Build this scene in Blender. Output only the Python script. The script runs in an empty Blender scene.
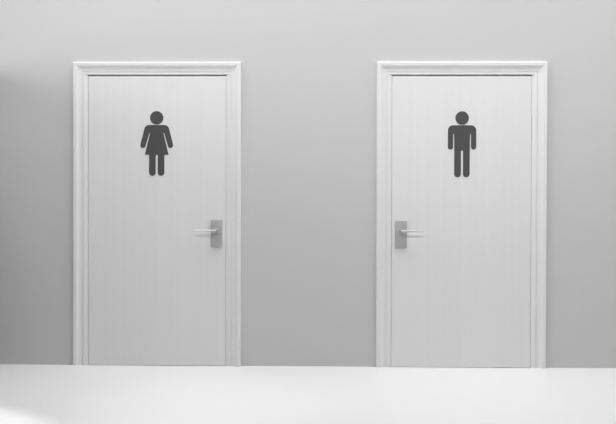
import bpy, bmesh, math
from mathutils import Vector, Matrix
S = bpy.context.scene
C = S.collection
PI = math.pi

# ------------------------------------------------------------------ helpers
def link(name, bm, mat, parent=None, smooth=False):
    bmesh.ops.recalc_face_normals(bm, faces=bm.faces)
    me = bpy.data.meshes.new(name)
    bm.to_mesh(me); bm.free()
    me.materials.append(mat)
    if smooth:
        for p in me.polygons: p.use_smooth = True
        me.set_sharp_from_angle(angle=math.radians(35))
    o = bpy.data.objects.new(name, me); C.objects.link(o)
    o.parent = parent
    return o

def tag(o, label=None, cat=None, group=None, kind=None):
    if label: o['label'] = label
    if cat: o['category'] = cat
    if group: o['group'] = group
    if kind: o['kind'] = kind
    return o

def empty(name, loc):
    o = bpy.data.objects.new(name, None); C.objects.link(o)
    o.location = loc; o.empty_display_size = .1
    return o

def box(bm, x0, x1, y0, y1, z0, z1, bev=0, seg=2):
    r = bmesh.ops.create_cube(bm, size=1)
    vs = r['verts']
    for v in vs:
        v.co = Vector(((x0+x1)/2+v.co.x*(x1-x0), (y0+y1)/2+v.co.y*(y1-y0), (z0+z1)/2+v.co.z*(z1-z0)))
    if bev:
        es = list({e for v in vs for e in v.link_edges})
        bmesh.ops.bevel(bm, geom=es, offset=bev, segments=seg, profile=.5, affect='EDGES')

def sweep(bm, rings, cap=True):
    """rings: list of lists of Vectors, closed sections joined in order"""
    rv = [[bm.verts.new(p) for p in r] for r in rings]
    n = len(rv[0])
    for a, b in zip(rv, rv[1:]):
        for i in range(n):
            bm.faces.new((a[i], a[(i+1) % n], b[(i+1) % n], b[i]))
    if cap:
        bm.faces.new(rv[0]); bm.faces.new(rv[-1])

def plate(bm, pts, y0, y1):
    """closed outline (x,z) made into a thin plate from y0 (back) to y1 (front)"""
    from mathutils.geometry import tessellate_polygon
    a = [bm.verts.new((x, y0, z)) for x, z in pts]
    b = [bm.verts.new((x, y1, z)) for x, z in pts]
    n = len(pts)
    for i in range(n):
        bm.faces.new((a[i], a[(i+1) % n], b[(i+1) % n], b[i]))
    for t in tessellate_polygon([[Vector((x, z, 0)) for x, z in pts]]):
        if len(set(t)) == 3:
            bm.faces.new([a[i] for i in t]); bm.faces.new([b[i] for i in reversed(t)])

def arc(cx, cz, r, a0, a1, n=10):
    return [(cx+r*math.cos(math.radians(a0+(a1-a0)*i/n)), cz+r*math.sin(math.radians(a0+(a1-a0)*i/n))) for i in range(n+1)]

# ------------------------------------------------------------------ materials
def mat(name, col, rough=.5, metal=0, spec=.5):
    m = bpy.data.materials.new(name); m.use_nodes = True
    b = m.node_tree.nodes['Principled BSDF']
    b.inputs['Base Color'].default_value = (*col, 1)
    b.inputs['Roughness'].default_value = rough
    b.inputs['Metallic'].default_value = metal
    b.inputs['Specular IOR Level'].default_value = spec
    return m, m.node_tree, b

def grain(m, nt, b, scale, base, var, bump=0., detail=6, planks=0.):
    """streaks of tone along an axis (wood grain, brushing)"""
    N = nt.nodes; L = nt.links
    tc = N.new('ShaderNodeTexCoord'); mp = N.new('ShaderNodeMapping')
    mp.inputs['Scale'].default_value = scale
    L.new(tc.outputs['Object'], mp.inputs['Vector'])
    nz = N.new('ShaderNodeTexNoise'); nz.inputs['Scale'].default_value = 1
    nz.inputs['Detail'].default_value = detail; nz.inputs['Roughness'].default_value = .7
    L.new(mp.outputs['Vector'], nz.inputs['Vector'])
    cr = N.new('ShaderNodeMapRange')
    cr.inputs['From Min'].default_value = .3; cr.inputs['From Max'].default_value = .7
    cr.inputs['To Min'].default_value = base-var; cr.inputs['To Max'].default_value = base+var
    L.new(nz.outputs['Fac'], cr.inputs['Value'])
    out = cr.outputs['Result']
    if planks:
        sx = N.new('ShaderNodeSeparateXYZ'); L.new(tc.outputs['Object'], sx.inputs['Vector'])
        mu = N.new('ShaderNodeMath'); mu.operation = 'MULTIPLY_ADD'
        mu.inputs[1].default_value = 1/.24; mu.inputs[2].default_value = 50.0
        L.new(sx.outputs['X'], mu.inputs[0])
        fl = N.new('ShaderNodeMath'); fl.operation = 'FLOOR'; L.new(mu.outputs[0], fl.inputs[0])
        wn = N.new('ShaderNodeTexWhiteNoise'); wn.noise_dimensions = '1D'; L.new(fl.outputs[0], wn.inputs['W'])
        ad = N.new('ShaderNodeMath'); ad.operation = 'MULTIPLY_ADD'; ad.inputs[1].default_value = planks
        L.new(wn.outputs['Value'], ad.inputs[0]); L.new(out, ad.inputs[2])
        out = ad.outputs[0]
    cc = N.new('ShaderNodeCombineColor')
    for k in range(3): L.new(out, cc.inputs[k])
    L.new(cc.outputs[0], b.inputs['Base Color'])
    if bump:
        bp = N.new('ShaderNodeBump'); bp.inputs['Strength'].default_value = bump
        bp.inputs['Distance'].default_value = .001
        L.new(nz.outputs['Fac'], bp.inputs['Height']); L.new(bp.outputs['Normal'], b.inputs['Normal'])

M_wall, nt, b = mat('grey_wall_paint', (.62,)*3, .9, spec=.2); grain(M_wall, nt, b, (3, 3, 3), .62, .004)
M_floor, nt, b = mat('white_gloss_floor', (.86,)*3, .35, spec=.35); grain(M_floor, nt, b, (2, 2, 2), .82, .004)
M_leaf, nt, b = mat('white_wood_grain', (.78,)*3, .55, spec=.3); grain(M_leaf, nt, b, (70, 4, .3), .80, .014, .04, planks=.014)
M_trim, nt, b = mat('white_trim_paint', (.8,)*3, .45, spec=.35); grain(M_trim, nt, b, (90, 90, 2), .83, .010)
M_sign, nt, b = mat('charcoal_sign_face', (.09,)*3, .6, spec=.2); grain(M_sign, nt, b, (300, 300, 300), .088, .004)
M_steel, nt, b = mat('brushed_steel', (.5,)*3, .5, .35); grain(M_steel, nt, b, (60, 60, 900), .52, .03, .1)
M_chrome, nt, b = mat('polished_steel', (.75,)*3, .34, .8); grain(M_chrome, nt, b, (200, 20, 200), .6, .02)
M_shade, nt, b = mat('shade_wall_grey', (.1,)*3, .9, spec=.2); grain(M_shade, nt, b, (3, 3, 3), .1, .004)  # kept dark so the added stub wall bounces little light

# ------------------------------------------------------------------ dimensions (metres)
W = 1.1726; H = 2.1175; CW = .088                 # frame outer width/height, casing width
JS = .1035; JH = .0890                            # jamb face: in from the frame's outer side, down from its top
X1 = -1.7186; X2 = .3964
WT = .14                                          # wall thickness

# ------------------------------------------------------------------ walls and floor
bm = bmesh.new()
OP = JS-.020; xs = [-3.3, X1+OP, X1+W-OP, X2+OP, X2+W-OP, 3.6]
ZT = H-JH+.02; ZC = 3.4
box(bm, xs[0], xs[1], 0, WT, 0, ZT)
box(bm, xs[2], xs[3], 0, WT, 0, ZT)
box(bm, xs[4], xs[5], 0, WT, 0, ZT)
box(bm, xs[0], xs[5], 0, WT, ZT, ZC)
bmesh.ops.remove_doubles(bm, verts=bm.verts, dist=1e-5)
tag(link('wall_back', bm, M_wall), 'plain pale grey wall holding the two white restroom doors', 'wall', kind='structure')

bm = bmesh.new(); box(bm, -3.3, 3.6, -6.5, 3.0, -.1, 0)
tag(link('floor', bm, M_floor), 'glossy white floor in front of the two restroom doors', 'floor', kind='structure')

# unseen low stub wall, added left of the view to shade the grey wall
PX = -2.36; PH = 2.06; PD = 2.0
bm = bmesh.new(); box(bm, PX-.12, PX, -PD, 0, 0, PH, .004)
tag(link('shade_wall_left', bm, M_shade), 'unseen stub wall added at the left to shade the grey wall', 'wall', kind='structure')

# ------------------------------------------------------------------ door frame
# casing section: (distance in from the outer edge, how far it stands off the wall)
PROF = [(0, .0), (0, .019), (.0015, .0245), (.0045, .0272), (.009, .028), (.016, .028), (.018, .0265), (.020, .0265), (.022, .0278), (.027, .0272),
        (.031, .0245), (.036, .0205), (.044, .0175), (.054, .0165), (.065, .0168), (.0655, .0120), (.0695, .0120), (.070, .0168), (.084, .0165), (.0865, .0158), (CW, .0135), (CW, .0)]
def casing(side):
    bm = bmesh.new()
    if side == 'head':
        r0 = [Vector((-W/2+d, -y, H-d)) for d, y in PROF]
        r1 = [Vector((W/2-d, -y, H-d)) for d, y in PROF]
    else:
        s = side
        r0 = [Vector((s*(W/2-d), -y, 0)) for d, y in PROF]
        r1 = [Vector((s*(W/2-d), -y, H-d)) for d, y in PROF]
    sweep(bm, [r0, r1])
    return bm

def figure_outline(kind):
    """half outlines in units of the traced figure, mirrored; returned closed (x right, z up), head excluded"""
    k = 1/4.716/143.6
    if kind == 'woman':
        # right half from neck top down the outside of the arm, round the hand, up to the armpit, down the dress, leg
        half = [(0, -118), (40, -118)] + [(x, z) for x, z in arc(36, -141, 23, 78, 16, 6)]
        half += [(77, -209)] + arc(65, -214, 12.4, 16, -164, 10) + [(35.5, -157), (33, -154), (32, -158)]
        half += [(56, -258), (36, -258), (36, -342)] + arc(20.5, -342, 15.5, 0, -180, 10) + [(5, -262), (1.9, -259), (0, -258.5)]
        fix = half
    else:
        half = [(0, -118), (42, -118)] + arc(42, -142, 24, 84, 6, 7)
        half += [(66, -220)] + arc(54, -220, 12, 0, -180, 10) + [(42, -160), (39.5, -157), (37, -160)]
        half += [(36, -240), (36, -346)] + arc(20.5, -346, 15.5, 0, -180, 10) + [(5, -240), (2, -236.5), (0, -236)]
        fix = half
    right = [(x*k, (z+84)*k) for x, z in fix]
    left = [(-x, z) for x, z in reversed(right[1:-1])]
    return right + left, 31.5*k

def make_door(name, x0, hside, label, sign_label, kind):
    cx = x0 + W/2
    root = tag(empty(name, (cx, 0, 0)), label, 'door', kind='structure')
    # jamb: lining of the opening, with the stop the leaf closes on
    bm = bmesh.new()
    a = W/2-JS; t = .0195; TZ = H-JH; JF = -.0125
    LY = -.0125                                    # front face of the leaf
    ST = LY+.0415                                  # face of the stop
    box(bm, -a-t, -a, JF, WT, 0, TZ, .0012, 1)
    box(bm, a, a+t, JF, WT, 0, TZ, .0012, 1)
    box(bm, -a-t, a+t, .0, WT, TZ, TZ+t)
    box(bm, -a, -a+.014, ST, WT, 0, TZ)
    box(bm, a-.014, a, ST, WT, 0, TZ)
    box(bm, -a+.014, a-.014, ST, WT, TZ-.022, TZ)
    fr = link('door_frame', bm, M_trim, root)
    link('casing', casing('head'), M_trim, fr)
    link('casing', casing(-1), M_trim, fr)
    link('casing', casing(1), M_trim, fr)
    # leaf
    bm = bmesh.new()
    LW = a-.0022; LT = TZ-.0080
    box(bm, -LW, LW, LY, LY+.040, .0025, LT, .0012, 2)
    lf = link('door_leaf', bm, M_leaf, root)
    # lever handle on a rectangular plate
    hx = hside*(.4825-.0655)   # plate centre
    hz = .9245
    bm = bmesh.new()
    box(bm, hx-.0405, hx+.0405, LY-.009, LY+.001, hz-.0965, hz+.0965, .003, 3)
    pl = link('door_handle', bm, M_steel, root, True)
    # lever: neck coming out of the plate, bending into a long tapering bar
    bm = bmesh.new()
    lx = hx + hside*.000; lz = hz+.0225
    def ring(c, ax, up, w, h, n=16):
        c = Vector(c); ax = Vector(ax).normalized(); up = Vector(up)
        sd = ax.cross(up)
        return [c + sd*(w*math.cos(2*PI*i/n)) + up*(h*math.sin(2*PI*i/n)) for i in range(n)]
    rings = []
    for y in (LY-.008, LY-.012, LY-.030):
        rings.append(ring((lx, y, lz), (0, -1, 0), (0, 0, 1), .0085, .0085))
    R = .016
    for q in range(1, 7):
        an = q/6*PI/2
        rings.append(ring((lx-hside*R*(1-math.cos(an)), LY-.030-R*math.sin(an), lz), (-hside*math.sin(an), -math.cos(an), 0), (0, 0, 1), .0085-.0025*q/6, .0080-.0015*q/6))
    yb = LY-.030-R
    for dx, w, h in ((.05, .0055, .0062), (.10, .0050, .0055), (.140, .0042, .0045), (.149, .0036, .0036), (.152, .0015, .0015)):
        rings.append(ring((lx-hside*dx, yb+.004*dx/.15, lz-.002*dx/.15), (-hside, 0, 0), (0, 0, 1), w, h))
    sweep(bm, rings)
    link('lever', bm, M_chrome, pl, True)
    # round rose at the root of the lever
    bm = bmesh.new()
    ra = []
    for y, r in ((LY-.008, .0150), (LY-.0115, .0150), (LY-.0130, .0138), (LY-.0135, .009)):
        ra.append([Vector((lx+r*math.cos(2*PI*i/28), y, lz+r*math.sin(2*PI*i/28))) for i in range(28)])
    sweep(bm, ra)
    link('handle_rose', bm, M_steel, pl, True)
    # pictogram, a thing of its own stuck on the leaf
    out, hr = figure_outline(kind)
    zc = 1.730
    sg = tag(empty('restroom_pictogram', (cx+(.003 if kind == 'man' else -.002), LY, zc)), sign_label, 'sign', 'pictograms on the restroom doors')
    bm = bmesh.new()
    plate(bm, [(hr*math.cos(2*PI*i/40), hr*math.sin(2*PI*i/40)) for i in range(40)], 0, -.0022)
    link('figure_head', bm, M_sign, sg)
    bm = bmesh.new(); plate(bm, out, 0, -.0022)
    link('figure_body', bm, M_sign, sg)
    return root

make_door('door_1', X1, 1, 'left white wood-grain door with lever on its right side, marked for women',
          "charcoal women's figure in a flared dress on the left door", 'woman')
make_door('door_2', X2, -1, 'right white wood-grain door with lever on its left side, marked for men',
          "charcoal men's figure with straight legs on the right door", 'man')

# ------------------------------------------------------------------ lights
def area(name, loc, rot, sx, sy, power):
    l = bpy.data.lights.new(name, 'AREA'); l.shape = 'RECTANGLE'; l.size = sx; l.size_y = sy; l.energy = power
    o = bpy.data.objects.new(name, l); C.objects.link(o); o.location = loc; o.rotation_euler = rot
    return o
def spot(name, loc, aim, power, deg, blend, soft):
    l = bpy.data.lights.new(name, 'SPOT'); l.energy = power; l.spot_size = math.radians(deg); l.spot_blend = blend; l.shadow_soft_size = soft
    o = bpy.data.objects.new(name, l); C.objects.link(o); o.location = loc
    o.rotation_euler = (Vector(aim)-Vector(loc)).to_track_quat('-Z', 'Y').to_euler()
    return o
PW = dict(ceiling=182.4, wash=29.38, front=9.196, left=103, right=26.64, pool_a=51.77, pool_b=9.363, corner=230.8, world=0)
area('ceiling_softbox_light', (.9, -1.0, 4.9), (0, 0, 0), 8.0, .9, PW['ceiling'])
area('wall_wash_light', (-.2, -.55, 5.2), (0, 0, 0), 7.0, .4, PW['wash'])
def aimed(name, loc, aim, sx, sy, power):
    r = (Vector(aim)-Vector(loc)).to_track_quat('-Z', 'Y').to_euler()
    return area(name, loc, r, sx, sy, power)
aimed('right_softbox_light', (5.0, -3.6, 2.4), (1.2, 0, 1.5), 2.0, 1.8, PW['front'])
aimed('left_softbox_light', (-5.5, -3.0, 2.2), (0, 0, 1.2), 2.4, 2.4, PW['left'])
aimed('wall_fill_strip_light', (.9, -2.3, 2.9), (.9, 0, 1.35), 7.0, .3, PW['right']).data.spread = math.radians(115)  # unseen fill strip, added to lift the middle of the wall
spot('pool_spot_light', (-.66, -1.2, 3.4), (-.66, -1.0, 0), PW['pool_a'], 31, 1, .1)
spot('pool_spot_light', (.76, -1.2, 3.4), (.76, -1.0, 0), PW['pool_b'], 31, 1, .1)
spot('corner_spot_light', (-2.15, -2.0, 3.4), (-2.15, -2.0, 0), PW['corner'], 36, .3, .05)
area('door_gap_fill_light', (.3, 1.6, 3.0), (0, 0, 0), 3.5, 1.5, 90)  # added behind the doors to brighten the gap beneath them
w = bpy.data.worlds.new('world'); S.world = w; w.use_nodes = True
w.node_tree.nodes['Background'].inputs['Color'].default_value = (1, 1, 1, 1)
w.node_tree.nodes['Background'].inputs['Strength'].default_value = PW['world']

# ------------------------------------------------------------------ camera
F = 700.0
yaw, pit, rol = -.0162, -.0086, .0027
fw = Vector((math.sin(yaw)*math.cos(pit), math.cos(yaw)*math.cos(pit), math.sin(pit)))
ri = Vector((math.cos(yaw), -math.sin(yaw), 0)); up = ri.cross(fw)
r2 = ri*math.cos(rol)+up*math.sin(rol); u2 = -ri*math.sin(rol)+up*math.cos(rol)
cam = bpy.data.cameras.new('camera'); co = bpy.data.objects.new('camera', cam); C.objects.link(co)
m = Matrix((r2, u2, -fw)).transposed().to_4x4(); m.translation = Vector((0, -4.8773, 1.1188))
co.matrix_world = m
cam.sensor_fit = 'HORIZONTAL'; cam.sensor_width = 36; cam.lens = F/616*36
S.camera = co
S.view_settings.view_transform = 'Standard'; S.view_settings.look = 'None'
S.view_settings.exposure = 0.05; S.view_settings.gamma = 1
